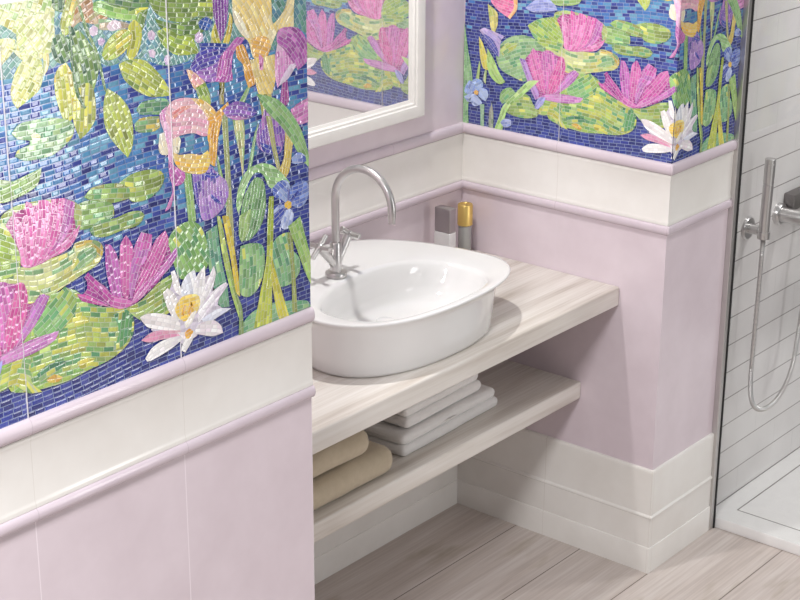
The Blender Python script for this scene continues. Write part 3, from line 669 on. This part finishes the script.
def tesserae():
    """all mosaic pieces in panel coordinates: (polygon, colour, tilt or None, height)"""
    out = []
    shapes = [('water', None, [(-20, 0), (1040, 0), (1040, 680), (-20, 680)])]
    for ln in MURAL.strip().split('\n'):
        t = ln.split()
        shapes.append((t[0], [lin(c) for c in t[1].split(',')], [tuple(map(int, q.split(','))) for q in t[2:]]))
    for k, (kind, cols, pts) in enumerate(shapes):
        if kind == 'pad': cols = [(r*.80, g*.86, bl*.86) for r, g, bl in cols]
        if kind == 'petal':      # the pinks are a touch deeper in the glaze
            cols = [(r*.95, g*.82, bl*.95) if r > g*1.5 and bl > g*1.2 and r >= bl*.9 else (r, g, bl) for r, g, bl in cols]
        h = .0010 + k*LAY
        poly = smooth_outline(pts) if k else [(a/1000, b/1000) for a, b in pts]
        if area(poly) < 0: poly = poly[::-1]
        A = np.array(poly); c = A.mean(0)
        if kind == 'water': ang = R(2.5)
        elif kind in ('bg', 'flo'): ang = rnd.uniform(0, 3.1)
        else:
            X = A - c; w, V = np.linalg.eigh(X.T @ X); d = V[:, 1]
            ang = math.atan2(d[1], d[0])
        ca, sa = math.cos(ang), math.sin(ang)
        if sa < -.3 or (abs(sa) <= .3 and ca < 0): ca, sa = -ca, -sa
        S = (A-c) @ np.array([ca, sa]); T = (A-c) @ np.array([-sa, ca])
        l, w = SIZES[kind]
        # long shapes bend their rows along the mid line
        ns = 9; mids = []
        smin, smax = S.min(), S.max()
        span = T.max()-T.min()
        for i in range(ns):
            s0 = smin + (smax-smin)*i/(ns-1)
            sel = np.abs(S-s0) < (smax-smin)/(ns-1)*.8
            mids.append((T[sel].max()+T[sel].min())/2 if sel.any() else (mids[-1] if mids else 0))
        bend = kind in ('leaf', 'petal', 'stem', 'pad') and (smax-smin) > 1.6*span
        def mid(s):
            if not bend:
                return .004*math.sin(s*40+k) if kind != 'water' else .003*math.sin(s*19)
            f = min(max((s-smin)/(smax-smin), 0), 1)*(ns-1); i = min(int(f), ns-2)
            return mids[i]+(mids[i+1]-mids[i])*(f-i)
        Wd = max(abs(T.min()), abs(T.max())) + span*.5
        quads = []; meta = []
        g = .0011 if kind != 'water' else .0014
        row = -int(Wd/w)-1
        while row*w < Wd+w:
            s = smin - l*rnd.random()
            rowlight = 1+.13*math.sin(row*2.3+k) if kind in ('petal', 'leaf') else 1
            t0, t1 = row*w+g/2, (row+1)*w-g/2
            while s < smax:
                ll = l*rnd.uniform(.75, 1.2)
                sa0, sb0 = s+g/2, s+ll-g/2
                q = []
                for ss, tt in ((sa0, t0), (sb0, t0), (sb0, t1), (sa0, t1)):
                    tt = tt + mid(ss)
                    q.append((c[0]+ss*ca-tt*sa, c[1]+ss*sa+tt*ca))
                quads.append(q); meta.append(((s+ll/2-smin)/(smax-smin+1e-6), rowlight))
                s += ll
            row += 1
        Q = np.array(quads)
        ins = inside_mask(Q.reshape(-1, 2), poly).reshape(-1, 4)
        cen = inside_mask(Q.mean(1), poly)
        used = []
        for q, i4, ci, (m, rl) in zip(quads, ins, cen, meta):
            if i4.all(): p = q
            elif i4.any() or ci:
                p = clip_quad(poly, q)
                if len(p) < 3 or abs(area(p)) < 4e-6: continue
            else: continue
            if kind == 'water':
                cc = water_color(*np.mean(p, 0))
            else:
                n = len(cols)
                f = min(max(m*(n-1)+rnd.gauss(0, .6 if kind == 'petal' else .95), 0), n-1.001); j = int(f)
                cc = lerp3(cols[j], cols[j+1], f-j) if n > 1 else cols[0]
                if kind == 'pad':
                    q = rnd.random()
                    if q < .13: cc = lerp3(cc, lin('5c9a70'), .75)
                    elif q < .18: cc = lerp3(cc, lin('dcd866'), .7)
                    elif q < .30: cc = lerp3(cc, lin('b8d690'), .5)
            br = rnd.gauss(1, .13 if kind in ('pad', 'leaf', 'bg') else (.08 if kind == 'petal' else .09))*rl
            cc = tuple(min(1, max(0, x*br)) for x in cc)
            used.append(cc)
            out.append((p, cc, (rnd.gauss(0, .022), rnd.gauss(0, .022)), h+LAY*.5))
        mean = tuple(np.mean(used, 0)) if used else (.3, .3, .3)
        gr = lerp3(mean, (.62, .62, .66), .5 if kind == 'petal' else .42) if kind != 'water' else lerp3(mean, (.50, .53, .62), .36)
        out.append((poly, gr, None, h))
    return out

def build_mural(name, label, group, panels, place, base_boxes, vs=1.0):
    root = empty(name, place((panels[0][0]+panels[-1][1])/2, 0, 0))
    tag(root, label, 'mural', group)
    for (u0, u1) in panels:
        verts = []; faces = []; fcol = []; ftilt = []
        eu = (Vector(place(.5*(u0+u1)+.01, 0, 0))-Vector(place(.5*(u0+u1), 0, 0)))*100; ez = Vector((0, 0, 1))
        for p, cc, tl, h in PIECES:
            us = [q[0] for q in p]
            if max(us) < u0 or min(us) > u1: continue
            if min(us) < u0: p = clip_half(p, -1, 0, -u0)
            if p and max(q[0] for q in p) > u1: p = clip_half(p, 1, 0, u1)
            if max([q[1] for q in p] or [0]) > MURAL_TOP: p = clip_half(p, 0, 1, MURAL_TOP)
            if p and min(q[1] for q in p) < 0: p = clip_half(p, 0, -1, 0)
            clean = []
            for q in p:
                if not clean or (abs(q[0]-clean[-1][0])+abs(q[1]-clean[-1][1])) > 2e-5: clean.append(q)
            if len(clean) < 3 or abs(area(clean)) < 1e-7: continue
            b = len(verts)
            n = len(clean)
            verts += [place(q[0], q[1]*vs, h) for q in clean]
            if tl and n <= 8:       # a pillowed piece: flat middle, sloping rim
                mu = sum(q[0] for q in clean)/n; mv = sum(q[1] for q in clean)/n
                verts += [place(mu+(q[0]-mu)*.66, (mv+(q[1]-mv)*.60)*vs, h) for q in clean]
                faces.append(range(b+n, b+2*n)); fcol.append(cc)
                ftilt.append(tuple(eu*tl[0]+ez*tl[1]))
                for i in range(n):
                    j = (i+1) % n
                    dx = (clean[i][0]+clean[j][0])/2-mu; dy = (clean[i][1]+clean[j][1])/2-mv
                    ex, ey = clean[j][1]-clean[i][1], clean[i][0]-clean[j][0]
                    if ex*dx+ey*dy < 0: ex, ey = -ex, -ey
                    L = math.hypot(ex, ey)+1e-9
                    faces.append((b+i, b+j, b+n+j, b+n+i)); fcol.append(cc)
                    ftilt.append(tuple(eu*(tl[0]+.13*ex/L)+ez*(tl[1]+.13*ey/L)))
            else:
                faces.append(range(b, b+n)); fcol.append(cc); ftilt.append((0, 0, 0))
        org = Vector(place((u0+u1)/2, 0, 0))
        me = bpy.data.meshes.new('mosaic_panel')
        me.from_pydata([tuple(Vector(v)-org) for v in verts], [], [list(f) for f in faces])
        me.update()
        # every face looks away from the wall
        nrm = (Vector(place((u0+u1)/2, 0, 1))-org).normalized()
        flip = [p.index for p in me.polygons if p.normal.dot(nrm) < 0]
        if flip:
            bmx = bmesh.new(); bmx.from_mesh(me); bmx.faces.ensure_lookup_table()
            bmesh.ops.reverse_faces(bmx, faces=[bmx.faces[i] for i in flip]); bmx.to_mesh(me); bmx.free()
        at = me.attributes.new('Col', 'FLOAT_COLOR', 'FACE')
        at.data.foreach_set('color', np.array([(*c, 1) for c in fcol], dtype=np.float32).ravel())
        at = me.attributes.new('Tilt', 'FLOAT_VECTOR', 'FACE')
        at.data.foreach_set('vector', np.array(ftilt, dtype=np.float32).ravel())
        me.materials.append(M['mosaic'])
        o = bpy.data.objects.new('mosaic_panel', me); COL.objects.link(o)
        o.parent = root; o.location = org - root.location
    # pale joints between the panels
    for a, b in zip(panels, panels[1:]):
        if b[0]-a[1] > .0005:
            bm = bmesh.new()
            p0 = Vector(place(a[1]-.00005, 0, .0002)); p1 = Vector(place(b[0]+.00005, MURAL_TOP*vs, .0036))
            box(bm, tuple(min(p0[i], p1[i]) for i in range(3)), tuple(max(p0[i], p1[i]) for i in range(3)))
            link('grout_joint', bm, M['white_grout'], root)
    return root

PIECES = tesserae()
ZM = 1.1583
build_mural('mosaic_mural', 'large water lily and iris mosaic mural covering the wall at the left', 'lotus mosaic murals',
            [(0, .3446), (.3454, .6896), (.6904, 1.035)], lambda u, v, h: (u-2.381, -h, ZM+v), None)
def wrap(u, v, h):
    if u <= .69 + .003 and wrap.side: return (-h, .69-u, ZM+v)
    return ((u-.69)*.925, -h, ZM+v)
# the second mural folds round the outer corner of the wall on the right
root2 = None
def build_wrapped():
    wrap.side = True
    r = build_mural('mosaic_mural', 'water lily mosaic mural folding round the wall corner right of the washbasin', 'lotus mosaic murals',
                    [(.032, .3491), (.3499, .6923)], wrap, None, .952)
    wrap.side = False
    q = build_mural('mosaic_mural', 'x', 'x', [(.6868, 1.0318)], wrap, None, .952)
    for ch in list(q.children):
        w = ch.location + q.location
        ch.parent = r; ch.location = w - r.location
    bpy.data.objects.remove(q)
build_wrapped()

# ---------------------------------------------------------------- counter and shelf
bm = bmesh.new(); box(bm, (-1.346, .131, .746), (0, .66, .80), .006, 4)
tag(link('washbasin_counter', bm, M['counter'], auto=40), 'thick pale wood counter slab spanning the niche and carrying the washbasin', 'counter')
bm = bmesh.new(); box(bm, (-1.346, .238, .4495), (0, .66, .4996), .005, 4)
tag(link('wall_shelf', bm, M['counter'], auto=40), 'pale wood shelf with folded towels on it, under the washbasin counter', 'shelf')

# ---------------------------------------------------------------- washbasin
BX, BY = -.66, .33
def ring(bm, al, ar, bf, bb, n, zs, zf, zb, seg=96):
    """one oval ring of the bowl: reach to the left, right, front and back; its height differs at the sides, the front and the back"""
    vs = []
    for k in range(seg):
        t = 2*math.pi*k/seg
        c, s = math.cos(t), math.sin(t)
        x = (ar if c > 0 else al)*abs(c)**(2/n)*math.copysign(1, c)
        y = (bb if s > 0 else bf)*abs(s)**(2/n)*math.copysign(1, s)
        z0 = zs if c > 0 else zs + (max(zf, zs)-zs)*c*c*.8
        vs.append(bm.verts.new((BX+x, BY+y, z0 + ((zb if s > 0 else zf)-z0)*s*s)))
    return vs
bm = bmesh.new()
RINGS = [(.278, .252, .153, .153, 2.3, .8, .8, .8), (.286, .260, .161, .161, 2.3, .8035, .8035, .8035), (.290, .264, .165, .165, 2.25, .812, .812, .812),
         (.293, .268, .169, .169, 2.25, .845, .845, .845), (.296, .273, .174, .175, 2.2, .885, .89, .89), (.298, .279, .177, .190, 2.2, .899, .918, .915),
         (.301, .296, .180, .225, 2.15, .908, .927, .934), (.306, .332, .184, .292, 2.1, .9155, .932, .948), (.309, .346, .1865, .311, 2.08, .9185, .9355, .953),
         (.310, .349, .1875, .3155, 2.08, .9225, .9385, .956), (.308, .345, .1855, .312, 2.08, .9265, .941, .9595), (.303, .335, .1815, .301, 2.08, .9275, .9415, .9600),
         (.285, .286, .172, .215, 2.2, .9245, .9405, .950), (.262, .252, .164, .137, 2.25, .9225, .9385, .944), (.254, .244, .160, .129, 2.25, .9200, .936, .942),
         (.248, .238, .155, .123, 2.25, .912, .928, .935), (.240, .230, .149, .118, 2.25, .895, .90, .908), (.228, .219, .140, .113, 2.25, .872, .872, .872),
         (.208, .201, .126, .108, 2.2, .852, .852, .852), (.176, .170, .104, .094, 2.2, .841, .841, .841), (.12, .12, .072, .07, 2.1, .8365, .8365, .8365), (.06, .06, .037, .036, 2, .8345, .8345, .8345), (.022, .022, .022, .022, 2, .834, .834, .834)]
rings = [ring(bm, *r) for r in RINGS]
for a, b in zip(rings, rings[1:]):
    for k in range(96):
        bm.faces.new((a[k], a[(k+1) % 96], b[(k+1) % 96], b[k]))
bm.faces.new(rings[0][::-1]); bm.faces.new(rings[-1])
basin = empty('washbasin', (BX, BY, .80))
tag(basin, 'white oval countertop washbasin with a wide flared rim', 'washbasin')
link('bowl', bm, M['ceramic'], basin, smooth=True)
bm = bmesh.new(); lathe(bm, (BX-.01, BY+.045, .8352), (0, 0, 1), [(.0, 0), (.024, 0), (.024, .004), (.020, .007), (.0, .008)], 32)
tag(link('drain', bm, M['ceramic'], basin, auto=40), 'white drain cover')

# ---------------------------------------------------------------- faucet
TX, TY, TZ = -.725, .486, .9452
tap = empty('faucet', (TX, TY, TZ))
tag(tap, 'chrome swan neck basin faucet with two cross handles', 'faucet')
bm = bmesh.new(); lathe(bm, (TX, TY, TZ), (0, 0, 1), [(.0265, 0), (.0265, .008), (.0245, .0105), (.015, .011), (.015, .013)], 40)
link('base_flange', bm, M['chrome'], tap, auto=40)
bm = bmesh.new(); lathe(bm, (TX, TY, TZ+.012), (0, 0, 1), [(.0145, 0), (.0145, .072), (.0135, .0735), (.0105, .074)], 36)
link('body', bm, M['chrome'], tap, auto=40)
pts = [(TX, TY, TZ+.08), (TX, TY, TZ+.14), (TX, TY, 1.139)]
RS = .088
pts += [(TX, TY-RS+RS*math.cos(t), 1.139+RS*math.sin(t)) for t in [math.pi*i/22 for i in range(1, 23)]]
pts += [(TX, TY-2*RS, 1.130), (TX, TY-2*RS, 1.126)]
bm = bmesh.new(); tube(bm, pts, .0098, 24)
spout = link('spout', bm, M['chrome'], tap, auto=40)
bm = bmesh.new(); lathe(bm, (TX, TY-2*RS, 1.126), (0, 0, -1), [(.0086, -.001), (.0086, .013), (.0070, .0135), (.0070, .011)], 28)
link('spout_tip', bm, M['chrome'], spout, auto=40)
for sx, el in ((-1, 47), (1, 55)):
    d = Vector((sx*math.cos(R(el)), 0, math.sin(R(el))))
    p0 = Vector((TX, TY, TZ+.024)) + d*.008
    L = .072
    bm = bmesh.new(); lathe(bm, p0, d, [(.0102, 0), (.0102, L*.62), (.0110, L*.62), (.0110, L), (.009, L+.002)], 28)
    arm = link('valve_arm', bm, M['chrome'], tap, auto=40)
    e = p0 + d*(L+.006)
    u = Vector((0, 1, 0)); w = d.cross(u).normalized()
    a1, a2 = u, w
    bm = bmesh.new()
    for ax in (a1, a2):
        tube(bm, [e-ax*.034, e-ax*.033, e+ax*.033, e+ax*.034], [.0052, .0064, .0064, .0052], 18)
    lathe(bm, e-d*.006, d, [(.0085, 0), (.0085, .011), (.006, .0125)], 24)
    link('cross_handle', bm, M['chrome'], arm, auto=40)

# ---------------------------------------------------------------- bottles in the corner
t = empty('cosmetic_bottle', (-.046, .612, .80))
tag(t, 'slim round bottle with a gold cap in the corner behind the washbasin', 'bottle', 'toiletry bottles behind the washbasin')
bm = bmesh.new(); lathe(bm, (-.046, .612, .80), (0, 0, 1), [(.017, 0), (.0185, .002), (.0185, .082), (.015, .0842)], 32); link('bottle_body', bm, M['greybody'], t, auto=40)
bm = bmesh.new(); lathe(bm, (-.046, .612, .8842), (0, 0, 1), [(.0212, 0), (.0212, .056), (.0195, .059), (.012, .0595), (.011, .058)], 32); tag(link('cap', bm, M['gold'], t, auto=40), 'shiny gold cap')
t = empty('cosmetic_bottle', (-.153, .598, .80))
tag(t, 'square bottle with a dark grey metal cap behind the washbasin', 'bottle', 'toiletry bottles behind the washbasin')
bm = bmesh.new(); box(bm, (-.168, .571, .80), (-.138, .625, .893), .003, 3); link('bottle_body', bm, M['silverbody'], t, auto=40)
bm = bmesh.new(); box(bm, (-.1675, .572, .893), (-.1385, .624, .961), .0025, 3); tag(link('cap', bm, M['greycap'], t, auto=40), 'dark grey metal cap')

# ---------------------------------------------------------------- mirror
MX0, MX1, MZ0, MZ1, FW = -1.18, -.208, 1.2195, 2.02, .048
t = empty('wall_mirror', ((MX0+MX1)/2, .66, MZ0))
tag(t, 'rectangular wall mirror in a stepped white frame above the washbasin', 'mirror')
bm = bmesh.new()
prof = [(0, 0), (0, .030), (.003, .033), (.020, .034), (.027, .031), (.030, .031), (.033, .027), (.038, .026), (.041, .021), (.048, .018), (.048, 0)]
loops = []
for cx, cz, sx, sz in ((MX0, MZ0, 1, 1), (MX1, MZ0, -1, 1), (MX1, MZ1, -1, -1), (MX0, MZ1, 1, -1)):
    loops.append([bm.verts.new((cx+sx*i, .6598-o, cz+sz*i)) for i, o in prof])
for q in range(4):
    a, b = loops[q], loops[(q+1) % 4]
    for i in range(len(prof)):
        j = (i+1) % len(prof)
        bm.faces.new((a[i], a[j], b[j], b[i]))
link('mirror_frame', bm, M['framewhite'], t, auto=30)
bm = bmesh.new(); box(bm, (MX0+FW-.002, .644, MZ0+FW-.002), (MX1-FW+.002, .659, MZ1-FW+.002)); tag(link('mirror_glass', bm, M['mirror'], t), 'silvered mirror glass')

# ---------------------------------------------------------------- towels
def slab(bm, lo, hi, r, amp=.0022, rot=0, seed=0, bulge=0):
    sub = bmesh.new()
    box(sub, lo, hi, r, 5)
    for ax, st in ((0, .018), (1, .022)):
        v = lo[ax]+r+st*.5
        while v < hi[ax]-r:
            nrm = [0, 0, 0]; nrm[ax] = 1; co = [0, 0, 0]; co[ax] = v
            bmesh.ops.bisect_plane(sub, geom=sub.verts[:]+sub.edges[:]+sub.faces[:], plane_co=co, plane_no=nrm)
            v += st
    cx, cy = (lo[0]+hi[0])/2, (lo[1]+hi[1])/2
    from mathutils import noise as mn
    for v in sub.verts:
        p = v.co*11 + Vector((seed*3.1, seed*1.7, 0))
        zf = (v.co.z-lo[2])/(hi[2]-lo[2])
        v.co.z += mn.noise(p)*amp*(1.6 if zf > .5 else .25) + bulge*zf*(1-((v.co.x-cx)/(hi[0]-cx))**2)
        v.co.x += mn.noise(p*1.3+Vector((9, 0, 0)))*amp; v.co.y += mn.noise(p*1.3+Vector((0, 9, 0)))*amp
    sub.verts.ensure_lookup_table()
    M4 = Matrix.Translation((cx, cy, 0)) @ Matrix.Rotation(R(rot), 4, 'Z') @ Matrix.Translation((-cx, -cy, 0))
    bmesh.ops.transform(sub, matrix=M4, verts=sub.verts[:])
    me = bpy.data.meshes.new('tmp'); sub.to_mesh(me); sub.free(); bm.from_mesh(me); bpy.data.meshes.remove(me)
ZS = .5002
def towel(name, label, mat, slabs, group):
    bm = bmesh.new()
    for i, s in enumerate(slabs): slab(bm, *s[:3], **s[3])
    tag(link(name, bm, mat, smooth=True), label, 'towel', group)
GW, GB = 'white towels stacked on the shelf', 'beige towels stacked on the shelf'
towel('folded_towel', 'folded white towel at the bottom of the white stack on the lower shelf', M['towel_white'],
      [((-.698, .302, ZS), (-.284, .60, ZS+.030), .0145, dict(rot=2, seed=1)), ((-.696, .305, ZS+.0292), (-.296, .60, ZS+.058), .014, dict(rot=2, seed=2))], GW)
towel('folded_towel', 'folded white towel on top of the white stack on the lower shelf', M['towel_white'],
      [((-.668, .316, ZS+.0615), (-.345, .60, ZS+.092), .0145, dict(rot=2, seed=3)), ((-.668, .320, ZS+.0912), (-.352, .60, ZS+.122), .0145, dict(rot=2, seed=4))], GW)
towel('folded_towel', 'thick beige towel at the bottom of the beige pile on the lower shelf', M['towel_beige'],
      [((-1.30, .262, ZS), (-.757, .60, ZS+.070), .032, dict(seed=5, amp=.003))], GB)
towel('folded_towel', 'beige towel lying on top of the beige pile on the lower shelf', M['towel_beige'],
      [((-1.30, .270, ZS+.0765), (-.838, .60, ZS+.142), .031, dict(seed=6, amp=.003))], GB)

# ---------------------------------------------------------------- shower
XG = .343
t = empty('shower_tray', (1.0, -.45, 0))
tag(t, 'low white shower tray with a grooved inset on the floor', 'shower tray')
bm = bmesh.new(); box(bm, (XG+.001, -1.0, 0), (1.69, .0160, .0345), .003, 3); link('tray', bm, M['tray'], t, auto=40)
bm = bmesh.new()
for lo, hi in (((.4205, -.93, .0342), (.4240, -.0445, .0349)), ((.4205, -.0475, .0342), (1.64, -.0440, .0349)), ((1.6365, -.93, .0342), (1.64, -.0445, .0349)), ((.4205, -.93, .0342), (1.64, -.9265, .0349))):
    box(bm, lo, hi)
tag(link('groove', bm, M['groove'], t), 'thin grey groove line')
t = empty('shower_screen', (XG, -.45, .036))
tag(t, 'clear glass shower screen with a steel wall profile at the tiled corner', 'shower screen')
bm = bmesh.new(); box(bm, (.3165, -.016, 0), (.3355, 0, 2.05), .001, 1)
tag(link('wall_profile', bm, M['steel'], t), 'satin steel wall profile')
bm = bmesh.new(); box(bm, (.3356, -.0185, 0), (.3430, 0, 2.05), .001, 1); tag(link('gasket', bm, M['dark'], t), 'dark seal strip')
bm = bmesh.new(); box(bm, (XG+.0010, -.95, .0346), (XG+.0090, -.0002, 2.05)); tag(link('glass_pane', bm, M['glass'], t), 'clear glass pane')

HX, HY = .438, -.05
hz0, hz1 = .860, 1.088
ax = Vector((.006, 0, hz1-hz0)).normalized()
bm = bmesh.new()
t = empty('hand_shower', (HX-.003, HY, hz0))
tag(t, 'slim cylindrical chrome hand shower standing upright in its wall holder', 'hand shower')
lathe(bm, (HX-.003, HY, hz0), ax, [(.012, 0), (.0145, .002), (.0145, .156), (.0138, .1565), (.0138, .158)], 32)
link('handle', bm, M['chrome'], t, auto=40)
bm = bmesh.new(); lathe(bm, Vector((HX-.003, HY, hz0))+ax*.1582, ax, [(.0138, 0), (.0148, .001), (.0148, .054), (.0143, .0545), (.0143, .056), (.0148, .0565), (.0148, .068), (.013, .070)], 32)
link('spray_head', bm, M['chrome'], t, auto=40)
t = empty('shower_holder', (.464, .0165, .88))
tag(t, 'round chrome wall holder gripping the foot of the hand shower', 'shower holder')
bm = bmesh.new(); lathe(bm, (.464, .0162, .872), (0, -1, 0), [(.032, 0), (.032, .005), (.030, .008), (.013, .0085)], 36); link('wall_flange', bm, M['chrome'], t, auto=40)
bm = bmesh.new(); lathe(bm, (.464, .0095, .872), (0, -1, 0), [(.0135, 0), (.0135, .030), (.011, .032)], 28)
tube(bm, [(.464, -.012, .872), (.452, -.032, .872)], .007, 18)
link('holder_arm', bm, M['chrome'], t, auto=40)
bm = bmesh.new(); lathe(bm, (HX-.003, HY, .862), (0, 0, 1), [(.0148, 0), (.0170, .0005), (.0170, .020), (.0148, .0205)], 32); link('clip_ring', bm, M['chrome'], t, auto=40)

HOSE = [(.4352, -.05, .859), (.434, -.05, .82), (.431, -.05, .684), (.427, -.05, .50), (.430, -.05, .425), (.447, -.05, .372), (.480, -.05, .338), (.522, -.05, .322), (.565, -.05, .319), (.610, -.05, .328), (.655, -.05, .358),
        (.687, -.05, .41), (.702, -.05, .48), (.706, -.055, .58), (.712, -.065, .70), (.722, -.08, .80), (.726, -.085, .838)]
def spline(P, m=14):
    P = [Vector(p) for p in P]; out = []
    for i in range(len(P)-1):
        a, b, c, d = P[max(i-1, 0)], P[i], P[i+1], P[min(i+2, len(P)-1)]
        for k in range(m):
            s = k/m
            out.append(.5*((2*b)+(c-a)*s+(2*a-5*b+4*c-d)*s*s+(3*b-a-3*c+d)*s**3))
    return out+[P[-1]]
pts = spline(HOSE, 40)
bm = bmesh.new(); tube(bm, pts, [.0062 + (.0009 if i % 3 == 0 else -.0006) for i in range(len(pts))], 14)
tag(link('shower_hose', bm, M['chrome'], auto=60), 'looping ribbed chrome hose hanging below the hand shower', 'shower hose')

t = empty('shower_mixer', (.72, -.05, .84))
tag(t, 'chrome shower mixer on the white brick wall at the right edge', 'mixer')
mx, mz = .643, .872
bm = bmesh.new(); lathe(bm, (mx, .0162, mz), (0, -1, 0), [(.031, 0), (.031, .012), (.028, .016), (.021, .017)], 40); link('wall_flange', bm, M['chrome'], t, auto=40)
bm = bmesh.new(); lathe(bm, (mx, -.0005, mz), (0, -1, 0), [(.0215, 0), (.0215, .115), (.019, .118)], 40); link('inlet', bm, M['chrome'], t, auto=40)
bm = bmesh.new(); box(bm, (.672, -.018, .878), (1.02, .0164, .925), .003, 2); tag(link('dark_block', bm, M['darksteel'], t, auto=40), 'dark steel block')  # plain dark box on the wall above the inlet
bm = bmesh.new(); lathe(bm, (mx+.021, -.085, mz+.002), (1, 0, 0), [(.020, 0), (.022, .002), (.022, .26), (.020, .262)], 40)
link('mixer_body', bm, M['chrome'], t, auto=40)
bm = bmesh.new(); lathe(bm, (mx+.115, -.085, mz+.0225), (0, 0, 1), [(.018, 0), (.018, .03), (.015, .034)], 32); tube(bm, [(mx+.115, -.095, mz+.05), (mx+.105, -.16, mz+.062)], .005, 16); link('lever', bm, M['chrome'], t, auto=40)

# ---------------------------------------------------------------- light and camera
def lamp(name, typ, loc, energy, color=(1, 1, 1), **k):
    d = bpy.data.lights.new(name, typ); d.energy = energy; d.color = color
    for a, v in k.items(): setattr(d, a, v)
    o = bpy.data.objects.new(name, d); o.location = loc; COL.objects.link(o)
    return o
def aim(o, target):
    o.rotation_euler = (Vector(target)-o.location).to_track_quat('-Z', 'Y').to_euler()

o = lamp('niche_downlight', 'SPOT', (-.79, .39, 2.5), 63, (1, .985, .965), spot_size=R(125), spot_blend=.5, shadow_soft_size=.03)
o.rotation_euler = (0, 0, 0)
o = lamp('shower_downlight', 'SPOT', (1.05, -.62, 2.5), 54, (1, .985, .97), spot_size=R(110), spot_blend=.6, shadow_soft_size=.10)
o.rotation_euler = (0, 0, 0)
o = lamp('glint_fill_light', 'AREA', (-.12, -2.5, 1.25), 14, (1, .99, .98), shape='RECTANGLE', size=.4, size_y=1.6)  # unseen area light added for mosaic glints and soft frontal fill
o.rotation_euler = (R(90), 0, 0)
o = lamp('left_wall_fill', 'AREA', (-3.35, -.80, 2.7), 100, (1, .99, .99), shape='RECTANGLE', size=1.4, size_y=.5)  # added overhead fill, no visible fitting, brightens the left wall
o.rotation_euler = (0, 0, 0)

w = bpy.data.worlds.new('world'); scene.world = w; w.use_nodes = True
nt = w.node_tree; bg = nt.nodes['Background']
tc = nt.nodes.new('ShaderNodeTexCoord'); sp = nt.nodes.new('ShaderNodeSeparateXYZ')
nt.links.new(tc.outputs['Generated'], sp.inputs[0])
mr = nt.nodes.new('ShaderNodeMapRange'); mr.inputs[1].default_value = -1; mr.inputs[2].default_value = 1
nt.links.new(sp.outputs[2], mr.inputs[0])
nt.links.new(ramp(nt, mr.outputs[0], [(.0, (.30, .29, .28)), (.48, (.34, .335, .335)), (.62, (.62, .62, .63)), (.8, (.9, .91, .93)), (1, (1, 1, 1))]), bg.inputs[0])
bg.inputs[1].default_value = .56

cam = bpy.data.cameras.new('camera'); co = bpy.data.objects.new('camera', cam); COL.objects.link(co)
cam.sensor_width = 36; cam.lens = 1698.348/800*36; cam.clip_start = .05
yaw, pit, roll = R(50.57903722), R(20.19577692), R(.24934898)
fwd = Vector((math.sin(yaw)*math.cos(pit), math.cos(yaw)*math.cos(pit), -math.sin(pit)))
right = Vector((math.cos(yaw), -math.sin(yaw), 0)); up = right.cross(fwd)
r2 = right*math.cos(roll)+up*math.sin(roll); u2 = up*math.cos(roll)-right*math.sin(roll)
m = Matrix((r2, u2, -fwd)).transposed().to_4x4(); m.translation = (-3.62069979, -2.09522339, 2.30806264)
co.matrix_world = m
scene.camera = co
vs = scene.view_settings
vs.view_transform = 'Standard'; vs.look = 'None'; vs.exposure = 0; vs.gamma = 1
try: vs.use_curve_mapping = False
except Exception: pass
